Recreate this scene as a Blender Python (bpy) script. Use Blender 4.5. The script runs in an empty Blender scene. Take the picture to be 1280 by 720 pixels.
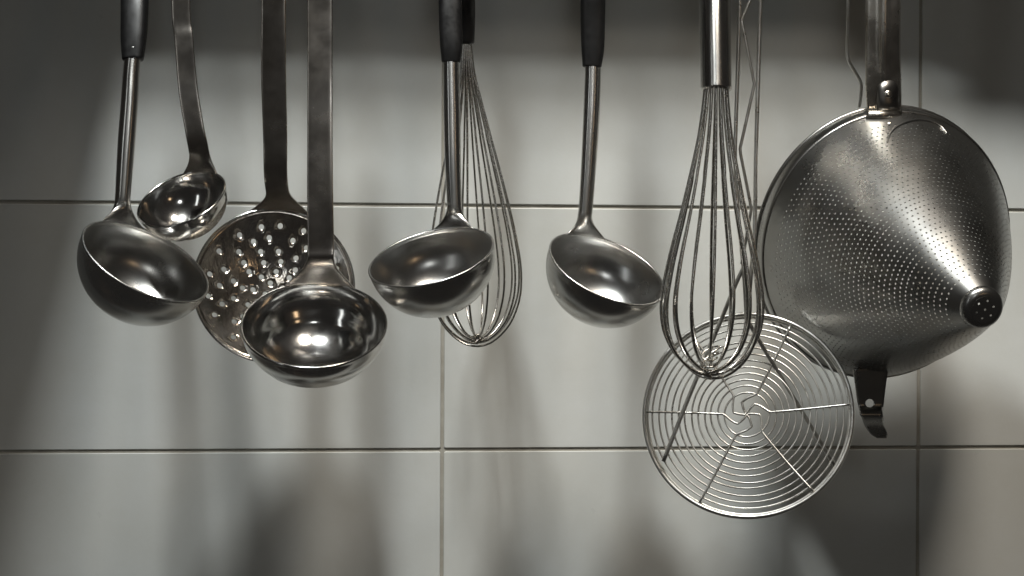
import bpy, bmesh, math, random
from mathutils import Vector, Matrix
from mathutils.geometry import delaunay_2d_cdt
random.seed(7)
V = Vector
PI = math.pi
S = bpy.context.scene
C = S.collection

# ------------------------------------------------------------------ camera
FPX = 1750.0                       # focal length in pixels of a 1280 px wide picture
YAW, PITCH, ROLL = 0.0771, -0.00618, 0.00445
O = V((-0.03186, -1.14626, -0.06011))
fw = V((math.sin(YAW) * math.cos(PITCH), math.cos(YAW) * math.cos(PITCH), math.sin(PITCH)))
r0 = fw.cross(V((0, 0, 1))).normalized(); u0 = r0.cross(fw)
RT = r0 * math.cos(ROLL) + u0 * math.sin(ROLL)
UP = -r0 * math.sin(ROLL) + u0 * math.cos(ROLL)
cd = bpy.data.cameras.new('camera'); cam = bpy.data.objects.new('camera', cd); C.objects.link(cam)
cam.matrix_world = Matrix(((RT.x, UP.x, -fw.x, O.x), (RT.y, UP.y, -fw.y, O.y), (RT.z, UP.z, -fw.z, O.z), (0, 0, 0, 1)))
cd.sensor_width = 36.0; cd.lens = FPX / 1280 * 36; cd.clip_start = 0.01; cd.clip_end = 50
S.camera = cam

# ------------------------------------------------------------------ world: a dim kitchen
w = bpy.data.worlds.new('World'); S.world = w; w.use_nodes = True
nt = w.node_tree; bg = nt.nodes['Background']
tc = nt.nodes.new('ShaderNodeTexCoord'); ns = nt.nodes.new('ShaderNodeTexNoise'); rp = nt.nodes.new('ShaderNodeValToRGB')
ns.inputs['Scale'].default_value = 2.2; ns.inputs['Detail'].default_value = 3
nt.links.new(tc.outputs['Generated'], ns.inputs['Vector']); nt.links.new(ns.outputs['Fac'], rp.inputs['Fac'])
e = rp.color_ramp.elements
e[0].position = .40; e[0].color = (.024, .023, .0215, 1)
e[1].position = .75; e[1].color = (.065, .052, .040, 1)
k = e.new(.58); k.color = (.027, .025, .023, 1)
nt.links.new(rp.outputs['Color'], bg.inputs['Color']); bg.inputs['Strength'].default_value = 0.8


def lamp(kind, name, loc, aim, energy, color, **kw):
    d = bpy.data.lights.new(name, kind); o = bpy.data.objects.new(name, d); C.objects.link(o)
    o.location = loc; o.rotation_euler = (V(aim) - V(loc)).to_track_quat('-Z', 'Y').to_euler()
    d.energy = energy; d.color = color
    for k_, v_ in kw.items(): setattr(d, k_, v_)
    return o


WY = .05                           # the tiles' face; the utensils hang in front of it


def wall_pt(px, py):
    d = fw + RT * ((px - 640) / FPX) - UP * ((py - 360) / FPX)
    return O + d * ((WY - O.y) / d.y)


# two kitchen spot lamps high above and in front of the rail
LA = V((-.30, -1.05, 1.85)); LB = V((.36, -1.05, 1.85))
lamp('SPOT', 'work_lamp_cool', LA, (.05, WY, 0), 160, (.965, 1.0, .985), spot_size=math.radians(60), spot_blend=.2, shadow_soft_size=.115)
lamp('SPOT', 'work_lamp_warm', LB, (.30, WY, -.10), 152, (1.0, .915, .80), spot_size=math.radians(31), spot_blend=.8, shadow_soft_size=.26)
# lamp behind the photographer, plus an added strip and warm disc for glints
lamp('AREA', 'highlight_strip', (-1.55, -1.9, .50), (0, 0, -.05), 1.15, (.96, 1.0, 1.0), shape='RECTANGLE', size=.17, size_y=1.1)  # added strip, only there to draw highlights on the shafts
lamp('AREA', 'kitchen_lamp', (.02, -1.9, .52), (0, 0, -.05), .75, (.97, 1.0, .99), shape='DISK', size=.25)
lamp('AREA', 'warm_glint_light', (.85, -1.7, .22), (0, 0, -.05), .2, (1.0, .70, .42), shape='DISK', size=.16)  # added disc for brown glints in the steel

vs = S.view_settings
S.display_settings.display_device = 'sRGB'
vs.view_transform = 'Standard'; vs.look = 'None'; vs.exposure = 0; vs.gamma = 1; vs.use_curve_mapping = False
S.cycles.use_denoising = True
S.cycles.max_bounces = 10; S.cycles.glossy_bounces = 8


# ------------------------------------------------------------------ helpers
def at(px, py, Y):
    d = fw + RT * ((px - 640) / FPX) - UP * ((py - 360) / FPX)
    return O + d * ((Y - O.y) / d.y)


def proj(p):
    q = p - O; z = q.dot(fw)
    return 640 + FPX * q.dot(RT) / z, 360 - FPX * q.dot(UP) / z


def mm(Y):                                   # metres per picture pixel at a plane Y
    return (Y - O.y) / FPX


def thing(name, label, cat, loc, group=None):
    o = bpy.data.objects.new(name, None); C.objects.link(o); o.location = loc; o.empty_display_size = .02
    o['label'] = label; o['category'] = cat
    if group: o['group'] = group
    return o


def link(name, me, mat, parent=None, label=None):
    me.materials.append(mat)
    o = bpy.data.objects.new(name, me); C.objects.link(o)
    if parent:
        o.parent = parent; o.matrix_parent_inverse = Matrix.Translation(-parent.location)
        base = parent
        while base.parent: base = base.parent
        o.matrix_parent_inverse = Matrix.Translation(-base.location)
    if label: o['label'] = label
    return o


class MB:
    def __init__(s): s.v = []; s.f = []; s.uv = {}

    def grid(s, rows, close_u=True, cap0=False, cap1=False):
        """rows of points; close_u joins the end of each row to its start"""
        b = len(s.v); m = len(rows[0])
        for r_ in rows: s.v.extend(tuple(p) for p in r_)
        for i in range(len(rows) - 1):
            for j in range(m if close_u else m - 1):
                a = b + i * m + j; c = b + i * m + (j + 1) % m
                s.uv[len(s.f)] = ((j / m, i * .01), ((j + 1) / m, i * .01), ((j + 1) / m, i * .01 + .01), (j / m, i * .01 + .01))
                s.f.append((a, c, c + m, a + m))
        if cap0: s.f.append(tuple(b + j for j in range(m))[::-1])
        if cap1: s.f.append(tuple(b + (len(rows) - 1) * m + j for j in range(m)))

    def build(s, name, mat, parent=None, label=None, solid=0, offset=-1, flat=False, weld=0):
        me = bpy.data.meshes.new(name); me.from_pydata(s.v, [], s.f)
        ul = me.uv_layers.new(name='UVMap')
        for pi, cs in s.uv.items():
            st = me.polygons[pi].loop_start
            for q, c_ in enumerate(cs): ul.data[st + q].uv = c_
        bm = bmesh.new(); bm.from_mesh(me)
        if weld: bmesh.ops.remove_doubles(bm, verts=bm.verts, dist=weld)
        bmesh.ops.recalc_face_normals(bm, faces=bm.faces)
        bm.to_mesh(me); bm.free()
        if not flat: me.shade_smooth()
        o = link(name, me, mat, parent, label)
        if solid:
            md = o.modifiers.new('thickness', 'SOLIDIFY'); md.thickness = solid; md.offset = offset
        return o


def spline(pts, n=8):
    """Catmull-Rom through tuples of any length"""
    out = []
    P = [pts[0]] + list(pts) + [pts[-1]]
    for i in range(1, len(P) - 2):
        a, b, c, d = P[i - 1], P[i], P[i + 1], P[i + 2]
        for k in range(n):
            t = k / n
            out.append(tuple(.5 * (2 * b[m] + (c[m] - a[m]) * t + (2 * a[m] - 5 * b[m] + 4 * c[m] - d[m]) * t * t
                                   + (3 * b[m] - a[m] - 3 * c[m] + d[m]) * t ** 3) for m in range(len(b))))
    out.append(tuple(pts[-1]))
    return out


def sect(cen, T, Wd, a, b, n=24, ex=2.0):
    Wd = (Wd - T * Wd.dot(T)).normalized(); Td = T.cross(Wd)
    pts = []
    for k in range(n):
        t = 2 * PI * k / n
        c, s_ = math.cos(t), math.sin(t)
        pts.append(cen + Wd * (a * math.copysign(abs(c) ** (2 / ex), c)) + Td * (b * math.copysign(abs(s_) ** (2 / ex), s_)))
    return pts


def tube(mb, path, r, n=8, closed=False, rads=None):
    m = len(path); rows = []
    ref = None
    for i, p in enumerate(path):
        if closed: T = (path[(i + 1) % m] - path[i - 1]).normalized()
        else: T = (path[min(i + 1, m - 1)] - path[max(i - 1, 0)]).normalized()
        if ref is None:
            ref = V((0, 1, 0)) if abs(T.y) < .8 else V((1, 0, 0))
        ref = (ref - T * ref.dot(T)).normalized(); B = T.cross(ref)
        rr = rads[i] if rads else r
        rows.append([p + ref * (rr * math.cos(2 * PI * k / n)) + B * (rr * math.sin(2 * PI * k / n)) for k in range(n)])
    if closed: rows.append(rows[0])
    mb.grid(rows, True, not closed, not closed)


def wire(name, path, r, mat, parent, n=8, closed=False, label=None):
    mb = MB(); tube(mb, path, r, n, closed)
    return mb.build(name, mat, parent, label, weld=1e-6 if closed else 0)


# ------------------------------------------------------------------ materials
def mat(name, col, rough, metal=0.0, **kw):
    m = bpy.data.materials.new(name); m.use_nodes = True
    t = m.node_tree; b = t.nodes['Principled BSDF']
    b.inputs['Base Color'].default_value = (*col, 1); b.inputs['Roughness'].default_value = rough
    b.inputs['Metallic'].default_value = metal
    N = t.nodes.new; L = t.links.new
    c = N('ShaderNodeTexCoord')
    sc = kw.get('scale', 60); st = kw.get('stretch', (1, 1, 1))
    mp = N('ShaderNodeMapping'); mp.inputs['Scale'].default_value = st; L(c.outputs['Object'], mp.inputs['Vector'])
    n1 = N('ShaderNodeTexNoise'); n1.inputs['Scale'].default_value = sc; n1.inputs['Detail'].default_value = 6; n1.inputs['Roughness'].default_value = .62
    L(mp.outputs['Vector'], n1.inputs['Vector'])
    # roughness wear
    mr = N('ShaderNodeMapRange'); mr.inputs[1].default_value = .3; mr.inputs[2].default_value = .75
    mr.inputs[3].default_value = rough * (1 - kw.get('rv', .25)); mr.inputs[4].default_value = rough * (1 + kw.get('rv', .25))
    L(n1.outputs['Fac'], mr.inputs[0]); L(mr.outputs[0], b.inputs['Roughness'])
    # colour wear: dull spots
    n2 = N('ShaderNodeTexNoise'); n2.inputs['Scale'].default_value = kw.get('cscale', 28); n2.inputs['Detail'].default_value = 8; n2.inputs['Roughness'].default_value = .7
    L(c.outputs['Object'], n2.inputs['Vector'])
    cr = N('ShaderNodeValToRGB'); cr.color_ramp.elements[0].position = .32; cr.color_ramp.elements[1].position = .68
    d = kw.get('cv', .12)
    tint = kw.get('tint', (1, .96, .9))
    cr.color_ramp.elements[0].color = (*[x * (1 - d) * y for x, y in zip(col, tint)], 1); cr.color_ramp.elements[1].color = (*[min(1, x * (1 + d)) for x in col], 1)
    L(n2.outputs['Fac'], cr.inputs['Fac']); L(cr.outputs['Color'], b.inputs['Base Color'])
    h = n1.outputs['Fac']
    if kw.get('scratch'):
        w_ = N('ShaderNodeTexNoise'); w_.inputs['Scale'].default_value = 900; w_.inputs['Detail'].default_value = 2
        mp2 = N('ShaderNodeMapping'); mp2.inputs['Scale'].default_value = (1, 1, .03); mp2.inputs['Rotation'].default_value = (.4, .5, .3)
        L(c.outputs['Object'], mp2.inputs['Vector']); L(mp2.outputs['Vector'], w_.inputs['Vector'])
        mm_ = N('ShaderNodeMath'); mm_.operation = 'MULTIPLY_ADD'; mm_.inputs[1].default_value = kw['scratch']
        L(w_.outputs['Fac'], mm_.inputs[0]); L(n1.outputs['Fac'], mm_.inputs[2]); h = mm_.outputs[0]
    bp = N('ShaderNodeBump'); bp.inputs['Strength'].default_value = kw.get('bump', .05); bp.inputs['Distance'].default_value = kw.get('bd', .001)
    L(h, bp.inputs['Height']); L(bp.outputs['Normal'], b.inputs['Normal'])
    if kw.get('aniso'):
        tg = N('ShaderNodeTangent'); tg.direction_type = 'UV_MAP'; tg.uv_map = 'UVMap'
        L(tg.outputs[0], b.inputs['Tangent']); b.inputs['Anisotropic'].default_value = kw['aniso']; b.inputs['Anisotropic Rotation'].default_value = kw.get('arot', .25)
    if 'spec' in kw: b.inputs['Specular IOR Level'].default_value = kw['spec']
    return m


M_SATIN = mat('brushed_steel', (.58, .58, .575), .26, 1, scale=60, bump=.0, bd=.0003, rv=.06, cv=.03, aniso=.85)
M_BOWL = mat('spun_steel', (.57, .575, .575), .25, 1, scale=22, bump=.004, bd=.0003, rv=.2, cv=.05, aniso=.65, arot=0.0, cscale=18)
M_POL = mat('polished_steel', (.62, .62, .615), .14, 1, scale=35, bump=.02, bd=.0003, rv=.45, scratch=.1, cv=.08, cscale=20)
M_DISH = mat('streaky_polished_steel', (.74, .72, .69), .17, 1, scale=55, stretch=(1, 1, .5), bump=.35, bd=.0016, rv=.5, cv=.18, cscale=30, tint=(1, .9, .78))
M_ARCH_SHADE = mat('arch_shade_steel', (.20, .195, .19), .36, 1, scale=30, bump=.01, bd=.0003, cv=.08)  # dark colour stands in for the shade inside the handle's arch
M_FLAT = mat('worn_flat_steel', (.48, .45, .42), .24, 1, scale=25, bump=.02, bd=.0004, rv=.3, cv=.16, scratch=.1, cscale=18)
M_WIRE = mat('steel_wire', (.56, .55, .53), .26, 1, scale=120, bump=.01, bd=.0003, cv=.05)
M_TIN = mat('tinned_wire', (.64, .64, .625), .34, 1, scale=120, bump=.01, bd=.0003, cv=.06, cscale=60)
M_CONE = mat('strainer_steel', (.36, .36, .355), .29, 1, scale=30, bump=.008, bd=.0003, rv=.12, cv=.05, cscale=14)
M_HAND = mat('heat_tinted_steel', (.70, .67, .62), .27, 1, scale=30, bump=.02, bd=.0005, rv=.4, cv=.16, cscale=30)
M_BLACK = mat('black_plastic', (.007, .007, .0075), .42, 0, scale=200, bump=.06, bd=.0004, cv=.1)
M_GROUT = mat('grey_grout', (.40, .385, .345), .9, 0, scale=300, bump=.3, bd=.001, cv=.2)
M_SHELF = mat('dark_shelf_steel', (.10, .095, .09), .5, 1, scale=20, bump=.05)


def tile_mat():
    m = mat('glazed_tile', (.68, .695, .68), .34, 0, scale=7, bump=.2, bd=.004, rv=.25, cv=.05, cscale=5, tint=(1, .985, .95), spec=.4)
    return m


M_TILE = tile_mat()

# ------------------------------------------------------------------ the setting: tiled wall
TW, TH, J = .400 * 1.0436, .200 * 1.0436, .0030
W0 = O + (V((0, 0, 0)) - O) * 1.0436           # the joint crossing the tiles are counted from
wb = MB()
wx0, wx1, wz0, wz1 = W0.x - TW * 2 - .01, W0.x + TW * 4 + .01, W0.z - TH * 5, W0.z + TH * 5
y0_, y1_ = WY + .0014, WY + .06
bx = [(wx0, y0_, wz0), (wx1, y0_, wz0), (wx1, y0_, wz1), (wx0, y0_, wz1), (wx0, y1_, wz0), (wx1, y1_, wz0), (wx1, y1_, wz1), (wx0, y1_, wz1)]
wb.v = bx; wb.f = [(0, 1, 2, 3), (4, 7, 6, 5), (0, 4, 5, 1), (1, 5, 6, 2), (2, 6, 7, 3), (3, 7, 4, 0)]
wall = wb.build('wall', M_GROUT, flat=True); wall['kind'] = 'structure'


def tile_mesh():
    rows = []
    a, b = TW / 2 - J / 2, TH / 2 - J / 2
    for dy, inset in ((.0035, 0), (.0006, 0), (.0002, .0002), (0, .0006)):
        x, z, rr = a - inset, b - inset, .0012
        pts = []
        for cx, cz, a0 in ((x - rr, z - rr, 0), (-x + rr, z - rr, 90), (-x + rr, -z + rr, 180), (x - rr, -z + rr, 270)):
            for q in range(3):
                t = math.radians(a0 + 45 * q); pts.append((cx + rr * math.cos(t), dy, cz + rr * math.sin(t)))
        rows.append(pts)
    mb = MB(); mb.grid(rows, True, False, True)
    me = bpy.data.meshes.new('tile'); me.from_pydata(mb.v, [], mb.f)
    bm = bmesh.new(); bm.from_mesh(me); bmesh.ops.recalc_face_normals(bm, faces=bm.faces)
    # the normals must face the room (-y)
    top = max(bm.faces, key=lambda f: f.calc_area())
    if top.normal.y > 0: bmesh.ops.reverse_faces(bm, faces=bm.faces)
    bm.to_mesh(me); bm.free(); me.materials.append(M_TILE)
    return me


tm = tile_mesh()
for i in range(-2, 4):
    for j in range(-5, 5):
        o = bpy.data.objects.new('tile', tm); C.objects.link(o); o.parent = wall
        o.location = (W0.x + i * TW + TW / 2, WY + random.uniform(-.00025, .00025), W0.z + j * TH + TH / 2)
        o.rotation_euler = (random.uniform(-.0012, .0012), 0, random.uniform(-.0008, .0008))

# the shelf over the rail: unseen, outline cut to shade wall top and left
RY, RZ = -.10, .322
SZ = .345
def on_board(px, py):
    """where the line from the cool lamp to a wall point crosses the shelf's underside"""
    p = wall_pt(px, py); k_ = (LA.z - SZ) / (LA.z - p.z)
    return LA + (p - LA) * k_


edge = [on_board(*p) for p in ((-62, 560), (156, 104), (1172, 112), (1420, 250))]
print('board', [tuple(round(c, 3) for c in p) for p in edge])
xl = (edge[0].x + edge[1].x) / 2
front = [V((-.85, -.46, SZ)), V((edge[0].x, -.46, SZ)), V((edge[1].x, edge[1].y, SZ)), V((edge[2].x, edge[2].y, SZ)), V((edge[3].x, edge[3].y, SZ)), V((1.3, edge[3].y - .02, SZ))]
outline = front + [V((1.3, WY - .001, SZ)), V((-.85, WY - .001, SZ))]
sh = MB(); n_ = len(outline)
sh.v = [tuple(p) for p in outline] + [(p.x, p.y, p.z + .018) for p in outline]
sh.f = [tuple(range(n_)), tuple(range(n_, 2 * n_))[::-1]] + [(q, (q + 1) % n_, n_ + (q + 1) % n_, n_ + q) for q in range(n_)]
t_ = thing('wall_shelf', 'dark steel shelf above the hanging utensils, out of view, outline shaped to shade the tiled wall', 'shelf', (.2, 0, .3))
sh.build('board', M_SHELF, t_, flat=True)
t_ = thing('utensil_rail', 'round steel rail that all the kitchen utensils hang from', 'rail', (.2, RY, RZ))
wire('bar', [V((-.6, RY, RZ)), V((1.0, RY, RZ))], .0045, M_SATIN, t_, 16)
for x in (-.55, .95):
    wire('bracket', [V((x, WY - .001, RZ)), V((x, RY + .0005, RZ))], .004, M_SATIN, t_, 12)


def ring_on_rail(x, parent):
    """hanging ring round the rail"""
    rr = .015
    pts = [V((x, RY + rr * math.cos(a), RZ - .0085 + rr * math.sin(a))) for a in [2 * PI * k / 24 for k in range(24)]]
    wire('hanging_ring', pts, .0015, M_WIRE, parent, 8, True)


HZ = RZ - .0235                               # height where handles end, just on the ring's lower arc


# ------------------------------------------------------------------ bowls
class Bowl:
    def __init__(s, cx, cy, Y, a_px, q, ang, Hk=.9):
        s.c = at(cx, cy, Y); tocam = (O - s.c).normalized()
        al = math.radians(ang)
        e1 = RT * math.cos(al) - UP * math.sin(al); e1 = (e1 - tocam * e1.dot(tocam)).normalized()
        mn = tocam.cross(e1)
        if mn.dot(UP) < 0: mn = -mn
        s.n = (tocam * q + mn * math.sqrt(1 - q * q)).normalized()
        s.e1 = e1; s.e2 = s.n.cross(e1)
        if s.e2.dot(UP) < 0: s.e2 = -s.e2
        s.R = a_px * mm(Y); s.H = s.R * Hk

    def rim(s, ph, r=None):
        r = s.R if r is None else r
        return s.c + s.e1 * (r * math.cos(ph)) + s.e2 * (r * math.sin(ph))

    def find(s, px):
        best = min((abs(proj(s.rim(math.radians(d)))[0] - px), d) for d in range(15, 166))
        return math.radians(best[1])

    def pt(s, r, d, ph):
        return s.c + s.e1 * (r * math.cos(ph)) + s.e2 * (r * math.sin(ph)) - s.n * d


def hemi(b, flat=0.0):
    """(radius, depth) from the middle to the rim"""
    P = []
    if flat:                                   # rounded bottom, a soft crease at flat*R, steeper wall above
        n = 30
        for k in range(n + 1):
            t = k / n * PI / 2
            r = max(.0001, b.R * math.sin(t)); d = b.H * math.cos(t) ** .92 if k < n else 0.0
            d += .0016 / (1 + math.exp((r / b.R - flat) * 90)) - (.0016 if r > b.R * .98 else 0) * 0
            P.append((r, d))
    else:
        n = 26
        for k in range(n + 1):
            t = PI / 2 * k / n
            P.append((max(.0001, b.R * math.sin(t)), b.H * math.cos(t)))
    return P


def bowl_mesh(b, prof, th, name, m, parent, lip=.0004):
    ns = 112
    out = [(r + (th if k > 0 else 0) * (r / b.R), d + th * (1 - r / b.R)) for k, (r, d) in enumerate(prof)]
    inn = prof
    R = b.R
    edge = [(R + th + lip, .0002), (R + th + lip, -.0006), (R + th * .5, -.0012), (R - lip, -.0006), (R - lip, .0002)]
    full = out[:-1] + [(R + th, .0014)] + edge + [(R, .0014)] + inn[::-1][1:]
    mb = MB()
    mb.grid([[b.pt(r, d, 2 * PI * j / ns) for j in range(ns)] for r, d in full], True)
    return mb.build(name, m, parent)


def handle_loft(b, ph, pts, name, m, parent, flare=.42, hgt=.020, ex=2.0, th_end=.0011, th_rim=.0012, n=28, power=2.6, nflare=12):
    """pts: list of (px, py, Y, half width px, half thickness m) from the top down to the start of the flare;
       then a flare that turns into the rim of bowl b at angle ph"""
    P = [(*at(px, py, Y), hw * mm(Y), ht) for px, py, Y, hw, ht in pts]
    tgt = b.rim(ph, b.R + .0006) - b.n * .0004
    P.append((*tgt, P[-1][3], P[-1][4]))
    Q = spline(P, 10)
    # resample finely, flare over the last hgt metres
    cen = [V(q[:3]) for q in Q]; L = [0]
    for i in range(1, len(cen)): L.append(L[-1] + (cen[i] - cen[i - 1]).length)
    tot = L[-1]
    tang = (b.e2 * math.cos(ph) - b.e1 * math.sin(ph)).normalized()
    if tang.dot(RT) < 0: sg = -1
    else: sg = 1
    ss = [x for x in L if x < tot - hgt] + [tot - hgt + hgt * k / nflare for k in range(nflare + 1)]
    rows = []
    for s_ in ss:
        i = max(j for j in range(len(L)) if L[j] <= s_ + 1e-9); i = min(i, len(L) - 2)
        t = (s_ - L[i]) / max(1e-9, L[i + 1] - L[i])
        c = cen[i].lerp(cen[i + 1], t)
        T = (cen[min(i + 2, len(cen) - 1)] - cen[max(i - 1, 0)]).normalized()
        a = Q[i][3] * (1 - t) + Q[i + 1][3] * t; h = Q[i][4] * (1 - t) + Q[i + 1][4] * t
        f = max(0, (s_ - (tot - hgt)) / hgt); f = min(1, f)
        ff = f * f * (3 - 2 * f)
        hh = h * (1 - ff) + th_end * ff
        e_ = ex
        sec = sect(c, T, RT, a, hh, n, e_)
        if f > 0:
            g = f ** power
            ah = a * (1 - g) + flare * b.R * g
            Wd = (RT * (1 - ff) + tang * sg * ff).normalized()
            sec = sect(c, T, Wd, ah, hh, n, e_)
            # bend onto the rim curve
            W2 = (Wd - T * Wd.dot(T)).normalized(); Td = T.cross(W2)
            for k_ in range(n):
                u = (sec[k_] - c).dot(W2); v = (sec[k_] - c).dot(Td)
                rim = b.rim(ph + sg * u / b.R, b.R + .0006) - b.n * .0004 + (c - tgt)
                sec[k_] = (c + W2 * u).lerp(rim, f ** 1.5) + Td * v
        rows.append(sec)
    mb = MB(); mb.grid(rows, True, True, True)
    return mb.build(name, m, parent)


def grip(pts, parent, m=M_BLACK, n=28, ex=2.6, name='grip'):
    Q = spline([(*at(px, py, Y), hw * mm(Y), ht) for px, py, Y, hw, ht in pts], 8)
    cen = [V(q[:3]) for q in Q]; rows = []
    for i, c in enumerate(cen):
        T = (cen[min(i + 1, len(cen) - 1)] - cen[max(i - 1, 0)]).normalized()
        rows.append(sect(c, T, RT, Q[i][3], Q[i][4], n, ex))
    c0, c1 = cen[0], cen[-1]
    rows = [[c0 + (p - c0) * .6 - (cen[1] - c0) * .12 for p in rows[0]]] + rows + [[c1 + (p - c1) * .93 + (c1 - cen[-2]).normalized() * .0006 for p in rows[-1]]]
    mb = MB(); mb.grid(rows, True, True, True)
    return mb.build(name, m, parent)


def top_px(px, py, dpx=0):
    """pixel column, row of the handle's end at the ring height in the rail plane"""
    p = at(px, py, RY); p.z = HZ
    return p


def ladle(label, b, neck_px, shaft, gr, group='satin ladles with black handles'):
    """shaft: (px, py, Y, half width px); gr: grip stations"""
    loc = b.c.copy()
    t = thing('ladle', label, 'ladle', loc, group)
    bowl_mesh(b, hemi(b), .0009, 'bowl', M_BOWL, t)
    ph = b.find(neck_px)
    handle_loft(b, ph, [(px, py, Y, hw, hw * .72 * mm(Y)) for px, py, Y, hw in shaft], 'shaft', M_SATIN, t)
    grip([(px, py, Y, hw, hw * .62 * mm(Y)) for px, py, Y, hw in gr], t)
    top = at(gr[0][0], gr[0][1], gr[0][2])
    ring_on_rail(top.x, t)
    return t


TOPY = -209                                   # pixel row where handles meet the rail's rings

# ladle 1, at the left
ladle('satin steel ladle with a black grip, leftmost of all the hanging utensils',
      Bowl(183, 327, -.165, 81, .44, 27, .95), 153,
      [(167, 60, -.125, 10), (164, 90, -.127, 10), (162, 125, -.130, 10.4), (158, 180, -.132, 10.6), (154, 240, -.132, 9.5), (153, 258, -.131, 9.5)],
      [(170, TOPY, -.10, 15), (169, -60, -.10, 17), (168, 20, -.116, 16.5), (167, 50, -.122, 15.5), (166, 74, -.126, 13)])
# ladle 3
ladle('satin steel ladle with a black grip hanging in front of the small balloon whisk',
      Bowl(539, 321, -.150, 78.5, .40, -15, .95), 566,
      [(564, 60, -.115, 10), (564, 90, -.115, 10), (565, 140, -.115, 10.5), (566, 200, -.115, 10.2), (568, 255, -.112, 9.5), (568, 268, -.110, 9.5)],
      [(562, TOPY, -.10, 13), (562, -60, -.104, 14.5), (563, 20, -.112, 14.5), (564, 55, -.115, 14), (564, 77, -.115, 12)])
# ladle 4
ladle('satin steel ladle with a black grip hanging alone left of the large whisk',
      Bowl(759, 336, -.115, 76.5, .44, 25, .95), 731,
      [(741, 65, -.095, 10), (741, 95, -.095, 10), (739, 150, -.095, 10.2), (735, 220, -.093, 9.4), (732, 262, -.090, 9), (731, 270, -.089, 9)],
      [(743, TOPY, -.10, 15), (742, -60, -.10, 16), (741, 20, -.096, 15.5), (741, 60, -.095, 14.5), (740, 83, -.095, 12)])


# ladle 2: small, polished, with a flat handle
b = Bowl(227, 249, -.135, 55, .50, -24, .88)
t = thing('ladle', 'small polished ladle with a flat bent handle above the leftmost ladle', 'ladle', b.c)
bowl_mesh(b, hemi(b), .0009, 'bowl', M_POL, t)
handle_loft(b, b.find(252), [(224, TOPY, -.10, 11, .0011), (226, 0, -.110, 11.5, .0011), (230, 50, -.115, 11.5, .0011), (235, 110, -.120, 12, .0011), (243, 160, -.122, 12, .0011), (248, 185, -.120, 12.5, .0011)],
            'handle', M_FLAT, t, flare=.5, hgt=.016, ex=5, power=2)
ring_on_rail(at(224, TOPY, -.10).x, t)

# ladle 5: large polished, flat handle
b = Bowl(393, 405, -.150, 88, .59, -2, .74)
t = thing('ladle', 'large polished steel ladle with a broad flat handle in front of the skimmer', 'ladle', b.c)
bowl_mesh(b, hemi(b, .80), .0010, 'bowl', M_POL, t)
handle_loft(b, b.find(401), [(400, TOPY, -.104, 15.5, .0011), (400, 0, -.112, 15.5, .0011), (400, 110, -.119, 15.5, .0011), (400, 220, -.122, 16, .0011), (401, 305, -.122, 16.5, .0011), (401, 325, -.122, 16, .0012)],
            'handle', M_FLAT, t, flare=.56, hgt=.028, ex=6, power=2.2)
ring_on_rail(at(400, TOPY, -.104).x, t)


# ------------------------------------------------------------------ skimmer with real holes
def perforated_disc(R, holes, hr, lift, step, nh=14):
    """2-D sheet with holes, triangulated, lifted by lift(r)"""
    pts = []; edges = []; faces_in = []
    def loop(cx, cy, r, n, off=0):
        b0 = len(pts)
        for k in range(n):
            a = 2 * PI * k / n + off
            pts.append(V((cx + r * math.cos(a), cy + r * math.sin(a))))
        for k in range(n): edges.append((b0 + k, b0 + (k + 1) % n))
    loop(0, 0, R, 128)
    for hx, hy in holes: loop(hx, hy, hr, nh)
    nb = len(pts)
    rr = step
    while rr < R - step * .45:
        n = max(6, int(2 * PI * rr / step))
        for k in range(n):
            a = 2 * PI * (k + random.random() * .1) / n
            p = V((rr * math.cos(a), rr * math.sin(a)))
            if all((p - V(h)).length > hr + step * .35 for h in holes): pts.append(p)
        rr += step
    for hx, hy in holes:
        pass
    v, e_, f, *_ = delaunay_2d_cdt(pts, edges, [], 0, 1e-7)
    out = []
    for t3 in f:
        c = sum((v[i] for i in t3), V((0, 0))) / len(t3)
        if c.length < R and all((c - V(h)).length > hr * .97 for h in holes): out.append(tuple(t3))
    return [(p.x, p.y, lift(p.length)) for p in v], out


b = Bowl(343, 356, -.078, 98, .965, 5, .2)
t = thing('skimmer', 'round polished skimmer with drilled holes half hidden behind the large ladle', 'skimmer', b.c)
holes = []
for rf, n, off in ((.82, 17, .1), (.67, 17, .6), (.52, 13, .2), (.385, 11, .5), (.25, 8, 0), (.12, 4, .3)):
    for k in range(n):
        a = 2 * PI * (k + off) / n + random.uniform(-.05, .05)
        rf_ = rf + random.uniform(-.015, .015)
        holes.append((b.R * rf_ * math.cos(a), b.R * rf_ * math.sin(a)))
DEP = .019
vv, ff = perforated_disc(b.R, holes, .00205, lambda r: -DEP * (1 - (r / b.R) ** 2) if r < b.R * .999 else 0, .0027)
mb = MB(); mb.v = [tuple(b.c + b.e1 * x + b.e2 * y + b.n * z) for x, y, z in vv]; mb.f = ff
mb.build('dish', M_DISH, t, solid=.0009, offset=0)
wire('rim', [b.rim(2 * PI * k / 120, b.R + .0002) for k in range(120)], .0009, M_POL, t, 8, True)
handle_loft(b, PI / 2, [(342, TOPY, -.10, 15, .0011), (342, 0, -.095, 15, .0011), (342, 90, -.090, 15.5, .0011), (344, 170, -.084, 15, .0011), (345, 225, -.080, 14.5, .0011)],
            'handle', M_FLAT, t, flare=.42, hgt=.020, ex=6, power=2.2)
ring_on_rail(at(342, TOPY, -.10).x, t)

# ------------------------------------------------------------------ balloon whisks
PROF = [(0, .09), (.1, .15), (.2, .29), (.32, .47), (.445, .66), (.55, .81), (.64, .92), (.73, 1.0), (.80, 1.0), (.86, .93), (.92, .76), (.96, .55), (.985, .34), (.996, .17), (1.0, 0)]
PROF_WIDE = [(0, .22), (.06, .25), (.12, .29), (.2, .36), (.32, .50)] + PROF[4:]


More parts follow.
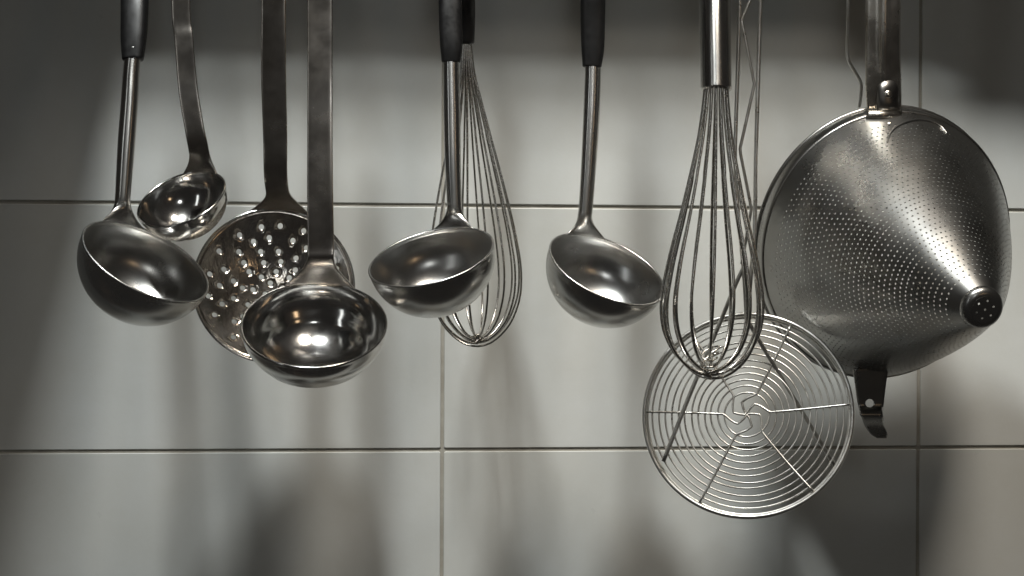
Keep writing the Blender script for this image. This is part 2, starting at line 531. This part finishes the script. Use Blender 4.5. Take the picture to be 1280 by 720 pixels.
def whisk(label, top, bot, Wpx, Y, wr, loops, root_r, wmat, gmat, gr, gname, gy=.9, prof=None):
    A = at(*top, Y); B = at(*bot, Y)
    t = thing('balloon_whisk', label, 'whisk', B)
    ax = (B - A).normalized(); L = (B - A).length
    X = (RT - ax * RT.dot(ax)).normalized(); Z = ax.cross(X)
    W = Wpx * mm(Y)
    for i, (az, ls, ws, sk) in enumerate(loops):
        az = math.radians(az)
        D = X * math.cos(az) + Z * math.sin(az)
        N_ = X * -math.sin(az) + Z * math.cos(az)
        half = spline(prof or PROF, 5)
        pts = []
        for sgn, seq in ((1, half), (-1, half[::-1][1:])):
            for s_, w_ in seq:
                ww = w_ * W * (ws if s_ > .3 else 1)
                pts.append(A + ax * (s_ * L * ls) + D * (sgn * ww) + D * (sk * W * s_ ** 2) + N_ * (W * .05 * math.sin(3 * s_ + i) * s_ * sgn))
        pts = [A - ax * .006 + D * root_r] + pts + [A - ax * .006 - D * root_r]
        wire('wire_loop', pts, wr, wmat, t, 8)
    Q = [(*at(px, py, y_), hw * mm(y_), hw * gy * mm(y_)) for px, py, y_, hw in gr]
    rows = []
    Q = spline(Q, 6)
    cen = [V(q[:3]) for q in Q]
    for i, c in enumerate(cen):
        T = (cen[min(i + 1, len(cen) - 1)] - cen[max(i - 1, 0)]).normalized()
        rows.append(sect(c, T, RT, Q[i][3], Q[i][4], 36))
    T = (cen[-1] - cen[-2]).normalized()
    rows.append([cen[-1] + (p - cen[-1]) * .90 + T * .0009 for p in rows[-1]])
    rows.append([cen[-1] + (p - cen[-1]) * .80 + T * .0004 for p in rows[-2]])
    mb = MB(); mb.grid(rows, True, True, True); mb.build(gname, gmat, t)
    ring_on_rail(cen[0].x, t)
    return t, A, B, ax, X, Z, W


t, A, B, ax, X, Z, W = whisk('small balloon whisk with a dark handle hanging behind the middle ladle', (583, 54), (597, 433), 58, -.052, .00085,
      [((q + .3) * 22.5, (1.0, .985, .975, .968, .962, .97, .98, .99)[q], (1.0, .97, .99, .96, 1.0, .98, .97, .99)[q], (0, .02, -.02, .01, -.01, .02, -.02, .01)[q]) for q in range(8)], .004, M_WIRE, M_BLACK,
      [(582, TOPY, -.085, 11), (582, -40, -.07, 11.5), (583, 20, -.056, 11), (583, 53, -.052, 10)], 'handle', 1)
wire('binding_wire', [B - ax * .010 + X * (.003 * math.cos(a)) + Z * (.003 * math.sin(a)) + ax * (.0006 * a) for a in [k * .5 for k in range(26)]], .0005, M_WIRE, t, 6)

t, A, B, ax, X, Z, W = whisk('large balloon whisk with a thick steel handle in front of the spider skimmer', (895, 111), (888, 473), 63.5, -.140, .00112,
      [((q + .3) * 22.5, (.985, 1.0, .975, .955, .94, .96, .975, .99)[q], (1.0, .97, 1.0, .95, .96, .98, .97, 1.0)[q], (0, .03, -.03, .02, -.02, .03, -.03, .01)[q]) for q in range(8)], .0085, M_WIRE, M_SATIN,
      [(894, TOPY, -.104, 19), (894, -60, -.116, 19.5), (894, 30, -.132, 19.5), (895, 100, -.139, 19.5), (895, 112, -.140, 19.5)], 'handle', 1, PROF_WIDE)
for k in range(3):                              # the twisted wire that ties the loops together
    c0 = B - ax * (.010 + .004 * k)
    pts = [c0 + X * ((.0045 + .001 * k) * math.cos(a + k)) + Z * (.004 * math.sin(a + k)) + ax * (.0055 * math.sin(a * .7 + k)) for a in [j * .35 for j in range(20)]]
    wire('binding_wire', pts, .0008, M_WIRE, t, 6)

# ------------------------------------------------------------------ spider skimmer: concentric wire rings
SY = -.088
cc = at(933, 517, SY); sp = mm(SY)
t = thing('spider_skimmer', 'round wire spider skimmer of concentric rings below the large whisk', 'skimmer', cc)
tc_ = (O - cc).normalized()
sn = (tc_ + UP * .22 - RT * .10).normalized()
sx = (RT - sn * RT.dot(sn)).normalized(); sy = sn.cross(sx)
if sy.dot(UP) < 0: sy = -sy


def sd(rpx, deg, out=0.0):
    a = math.radians(deg)
    return cc + sx * (rpx * sp * math.cos(a)) + sy * (rpx * sp * math.sin(a)) + sn * (out - .004 * (1 - (rpx / 132) ** 2))


wire('rim', [sd(131, 360 * k / 160) for k in range(160)], .00175, M_TIN, t, 10, True)
wire('rim', [sd(127.5, 360 * k / 160, -.0022) for k in range(160)], .0010, M_TIN, t, 8, True)
nr = 12
for i in range(nr):
    rr = 29 + (120.5 - 29) * i / (nr - 1) + random.uniform(-.5, .5)
    j1, j2 = random.uniform(0, 360), random.uniform(.2, .7)
    wire('ring', [sd(rr + j2 * math.sin(math.radians(2 * 360 * k / 120 + j1)), 360 * k / 120) for k in range(120)], .00074, M_TIN, t, 6, True)
for a in (2, 61, 121, 176, 240, 307):
    pts = [sd(128, a, .0011), sd(80, a + random.uniform(-.6, .6), .0012), sd(36, a, .0012), sd(28, a + 3, .0012), sd(21, a + 24, .0011), sd(17, a + 46, .0011), sd(14, a + 50, .0011), sd(7, a + 58, .0011), sd(0.6, a + 60, .001)]
    pts = [V(p) for p in spline([tuple(p) for p in pts], 5)]
    wire('spoke', pts, .00092, M_TIN, t, 6)


def pw(name, px, r, n=10, pol=False):
    pts = [at(*p) for p in px]
    if not pol: pts = [V(p) for p in spline([tuple(p) for p in pts], 6)]
    return wire(name, pts, r, M_TIN, t, n)


pw('support_rod', [(932, 330, SY - .006), (921, 352, SY - .004), (898, 408, SY + .004), (862, 494, SY + .005), (829, 577, SY + .003)], .00165)
pw('support_rod', [(930, 330, SY - .006), (935, 395, SY + .002), (941, 412, SY + .004), (985, 486, SY + .005), (1044, 583, SY + .003)], .00165)
pw('handle_rod', [(926, TOPY, -.10), (925, -20, -.097), (923, 60, -.094), (920, 150, -.094), (919, 210, -.094), (924, 280, -.094), (930, 345, -.094), (933, 398, -.090)], .00155)
pw('handle_rod', [(952, TOPY, -.10), (951, -20, -.097), (949, 50, -.094), (945, 190, -.094), (943, 290, -.094), (938, 350, -.094), (935, 398, -.090)], .00165)
pw('zigzag_wire', [(928, -190, -.099), (950, -150, -.098), (926, -105, -.098), (928, -97, -.097), (949, -55, -.096), (937, 2, -.0955), (927, 25, -.095), (941, 96, -.095), (943, 105, -.095), (925, 186, -.095), (926, 194, -.095), (937, 250, -.095), (939, 262, -.095), (927, 330, -.095)], .00125, pol=True)
ring_on_rail(at(939, TOPY, -.10).x, t)
wire('top_loop', [at(926, TOPY, -.10), at(932, TOPY - 6, -.10), at(946, TOPY - 6, -.10), at(952, TOPY, -.10)], .0015, M_TIN, t)

# ------------------------------------------------------------------ conical strainer
RYs = -.042                                     # plane of the rim's back
rc = at(1107, 309, -.058)
R = 167 * mm(-.058)
tip = at(1231, 387, -.232)
axis = (tip - rc).normalized(); Ls = (tip - rc).length
a1 = (RT - axis * RT.dot(axis)).normalized(); a2 = axis.cross(a1)
if a2.dot(UP) < 0: a2 = -a2
t = thing('conical_strainer', 'large conical steel strainer full of small holes, rightmost of the utensils', 'strainer', rc)


def sp_(r, d, a):
    k = max(0.0, (r / R - .3) / .7)           # the rim is slightly out of round
    return rc + a1 * (r * (1 - .015 * k) * math.cos(a)) + a2 * (r * (1 + .055 * k) * math.sin(a)) + axis * d


TR = .0150
d_band = 0.004                                  # cone starts
d_tip = Ls - .006
def rad(d):                                     # straight cone, softly shouldered at the rim
    q = (d - d_band) / (d_tip - d_band)
    return R * .985 + (TR - R * .985) * q + .004 * math.sin(PI * min(1, max(0, q)))
slant = math.hypot(R - TR, d_tip - d_band)
mb = MB(); NS = 128
d_h0 = d_band + (d_tip - d_band) * .07
d_h1 = d_band + (d_tip - d_band) * .955
# plain band at the rim and at the tip
mb.grid([[sp_(rad(d), d, 2 * PI * j / NS) for j in range(NS)] for d in [d_band + (d_h0 - d_band) * q / 6 for q in range(7)]])
mb.grid([[sp_(rad(d), d, 2 * PI * j / NS) for j in range(NS)] for d in [d_h1 + (d_tip - d_h1) * q / 4 for q in range(5)]])
rowstep = .0047 * (d_tip - d_band) / slant
nrow = int((d_h1 - d_h0) / rowstep); rowstep = (d_h1 - d_h0) / nrow
HR = .00078
for i in range(nrow):
    dA = d_h0 + i * rowstep; dB = dA + rowstep; dm = (dA + dB) / 2
    r = rad(dm)
    n = 132 if r > .078 else 108 if r > .056 else 80 if r > .036 else 52 if r > .024 else 34
    off = .5 * (i % 2)
    gap_rows = False
    srow = rowstep * slant / (d_tip - d_band)
    for j in range(n):
        t0, t1 = 2 * PI * (j + off) / n, 2 * PI * (j + off + 1) / n
        tm_ = (t0 + t1) / 2
        b0 = len(mb.v)
        hr = HR * random.uniform(.9, 1.08)
        # 8 boundary and 8 hole points
        B8 = [(-1, -1), (0, -1), (1, -1), (1, 0), (1, 1), (0, 1), (-1, 1), (-1, 0)]
        for (x, y) in B8:
            d = dm + y * rowstep / 2
            mb.v.append(tuple(sp_(rad(d), d, tm_ + x * (t1 - t0) / 2)))
        for (x, y) in B8:
            l = math.hypot(x, y); x2, y2 = x / l * hr, y / l * hr
            d = dm + y2 / srow * rowstep
            mb.v.append(tuple(sp_(rad(d), d, tm_ + x2 / r)))
        for q in range(8):
            q2 = (q + 1) % 8
            mb.f.append((b0 + q, b0 + q2, b0 + 8 + q2, b0 + 8 + q))
# tip cap: fillet and a flat end with seven holes
hl = [(0, 0)] + [(.0062 * math.cos(PI / 3 * k + .3), .0062 * math.sin(PI / 3 * k + .3)) for k in range(6)]
fr = .0058
vv, ff = perforated_disc(TR - fr, hl, .0008, lambda r: 0, .0022, 10)
b0 = len(mb.v); mb.v += [tuple(sp_(0, d_tip + fr + .0006 * (1 - (math.hypot(x, y) / TR) ** 2), 0) + a1 * x + a2 * y) for x, y, z in vv]; mb.f += [tuple(q + b0 for q in f) for f in ff]
mb.grid([[sp_(TR - fr + fr * math.sin(q), d_tip + fr * math.cos(q) + .0001, 2 * PI * j / 128) for j in range(128)] for q in [PI / 2 * k / 8 for k in range(9)]])
co = mb.build('cone', M_CONE, t, solid=.0006, offset=-1, weld=3e-5)
es = co.modifiers.new('crisp_edges', 'EDGE_SPLIT'); es.split_angle = math.radians(40)
# rim: band behind the cone with a bead at either edge
mb = MB()
mb.grid([[sp_(r_, d, 2 * PI * j / 160) for j in range(160)] for r_, d in ((R * .985, d_band), (R * .993, d_band - .0012), (R, d_band - .003), (R * 1.004, -.006), (R * 1.004, -.011))])
mb.build('rim_band', M_CONE, t, solid=.0009, offset=0)
wire('rim_bead', [sp_(R * 1.008, -.011, 2 * PI * k / 160) for k in range(160)], .0017, M_CONE, t, 12, True)
# handle: channel shaped strip with an arched end
def plate(rows_px, name, m, solid=.0014, crown=0.0, nx=12, parent=t):
    rows = []
    for (xl, xr, py, Y) in spline(rows_px, 6):
        rows.append([at(xl + (xr - xl) * k / nx, py, Y - crown * (1 - (2 * k / nx - 1) ** 2)) for k in range(nx + 1)])
    mb = MB(); mb.grid(rows, False)
    return mb.build(name, m, parent, solid=solid, offset=0)


def channel():
    rows = []
    for (xc, hw, py, Y, cr) in spline([(1104, 21, TOPY, -.098, .009), (1104, 21, -20, -.092, .009), (1103.5, 21, 60, -.086, .009), (1104, 21.5, 105, -.083, .006), (1105, 21, 130, -.080, .0045), (1105, 20, 146, -.078, .004)], 6):
        pr = [(-1, .0), (-.985, .10), (-.95, .20), (-.80, .30), (-.50, .47), (-.25, .60), (-.12, .78), (0, .94), (.12, 1.0), (.24, .94), (.34, .78), (.5, .70), (.80, .58), (.93, .45), (.985, .25), (1, 0)]
        rows.append([at(xc + hw * x, py, Y - cr * z) for x, z in pr])
    return rows


mb = MB(); mb.grid(channel(), False)
mb.build('handle', M_HAND, t, solid=.0012, offset=0)
ring_on_rail(at(1104, TOPY, -.098).x, t)
# dark piece painted as the shaded arch opening in the handle, and rivets
arch = []
for k in range(17):
    a = PI * k / 16
    arch.append((1110 + 14 * math.cos(a), 112 - 14 * math.sin(a)))
outl = [(1124, 140)] + arch + [(1096, 140)]
mb = MB()
r1 = [at(x, y, -.0865) for x, y in outl]; r2 = [at(1110 + (x - 1110) * .82, 118 + (y - 118) * .86, -.0900) for x, y in outl]; r3 = [at(1110 + (x - 1110) * .3, 120 + (y - 120) * .4, -.0912) for x, y in outl]
mb.grid([[at(x, y, -.082) for x, y in outl], r1, r2, r3], True, False, True)
mb.build('arch_shade', M_ARCH_SHADE, t, 'dark piece standing in for the shaded arch opening at the foot of the handle')
def rivet(px, py, Y, r, name='rivet', m=M_HAND):
    c = at(px, py, Y); rows = []
    for q in range(7):
        a = PI / 2 * q / 6
        rows.append([c + RT * (r * math.cos(a) * math.cos(2 * PI * j / 20) + 1e-5) + UP * (r * math.cos(a) * math.sin(2 * PI * j / 20)) + V((0, -1, 0)) * (r * .55 * math.sin(a)) for j in range(20)])
    rows.insert(0, [p + V((0, .004, 0)) for p in rows[0]])
    mb = MB(); mb.grid(rows, True, True, True); return mb.build(name, m, t)
rivet(1110, 118, -.0905, .0034)
rivet(1112, 157, -.098, .0030)
# collar between handle and cone
mb = MB()
mb.grid([[at(1105 + hx * 22, py, Y - .004 * (1 - hx * hx)) for hx in [(-1 + 2 * k / 12) for k in range(13)]] for py, Y in ((137, -.084), (140, -.089), (145, -.091), (150, -.087))], False)
mb.build('collar', M_HAND, t, solid=.0016, offset=0)


def cone_hit(px, py, lift=0.0):
    """point of the cone seen at a pixel"""
    dr = (fw + RT * ((px - 640) / FPX) - UP * ((py - 360) / FPX))
    dr = dr / dr.y
    y = -.26
    prev = None
    while y < -.03:
        p = O + dr * (y - O.y); q = p - rc; d = q.dot(axis); rr = math.hypot(q.dot(a1), q.dot(a2) / (1 + .055 * max(0.0, ((q - axis * d).length / R - .3) / .7)))
        if d < d_tip and rr < rad(max(d_band, d)) + lift: return p
        y += .0004
    return O + dr * (-.058 - O.y)


# raised pressed edge on the cone under the handle
pe = [cone_hit(px, py) for px, py in ((1109, 178), (1112, 168), (1120, 159), (1132, 153), (1148, 150), (1164, 152), (1176, 158), (1184, 167))]
pe = [V(p) for p in spline([tuple(p) for p in pe], 6)]
mb = MB(); tube(mb, pe, .001, 10, rads=[.0004 + .0009 * math.sin(PI * min(1, max(0, i / (len(pe) - 1)))) for i in range(len(pe))])
mb.build('pressed_edge', M_CONE, t)
# wire hook left of the handle
pts = [V(p) for p in spline([tuple(at(*p)) for p in ((1061, TOPY, -.098), (1060, 0, -.072), (1059, 60, -.062), (1061, 76, -.061), (1070, 92, -.059), (1076, 104, -.058), (1076, 118, -.056), (1074, 134, -.053))], 6)]
wire('wire_hook', pts, .0014, M_TIN, t, 8)
# lower bracket that rests on a pot
rows = []
for (xl, xr, py, Y) in spline([(1066, 1110, 460, -.066), (1069, 1107, 482, -.065), (1071, 1105, 498, -.064), (1073, 1104, 508, -.064), (1074, 1103, 513, -.068), (1075, 1103, 518, -.0705), (1077, 1104, 522, -.069), (1081, 1105, 532, -.062), (1087, 1109, 541, -.057), (1096, 1108, 547, -.054)], 5):
    rows.append([at(xl + (xr - xl) * k / 10, py, Y) for k in range(11)])
# leave a round hole: drop faces near it and ring it
hc = at(1087, 505, -.0662)
mb = MB(); mb.grid(rows, False)
me = bpy.data.meshes.new('rest_bracket'); me.from_pydata(mb.v, [], mb.f); me.shade_smooth()
brk = link('rest_bracket', me, M_CONE, t)
md = brk.modifiers.new('thickness', 'SOLIDIFY'); md.thickness = .0016; md.offset = 0
# hole cut with a cylinder
cm = MB(); c0 = at(1087, 504, -.09); c1 = at(1087, 504, -.04)
cm.grid([[c + RT * (.0033 * math.cos(2 * PI * j / 24)) + UP * (.0033 * math.sin(2 * PI * j / 24)) for j in range(24)] for c in (c0, c1)], True, True, True)
cut = cm.build('cutter', M_HAND)
bo = brk.modifiers.new('hole', 'BOOLEAN'); bo.operation = 'DIFFERENCE'; bo.object = cut; bo.solver = 'EXACT'
bpy.context.view_layer.update()
dg = bpy.context.evaluated_depsgraph_get()
nm = bpy.data.meshes.new_from_object(brk.evaluated_get(dg)); brk.modifiers.clear(); brk.data = nm; nm.name = 'rest_bracket'
bpy.data.objects.remove(cut)
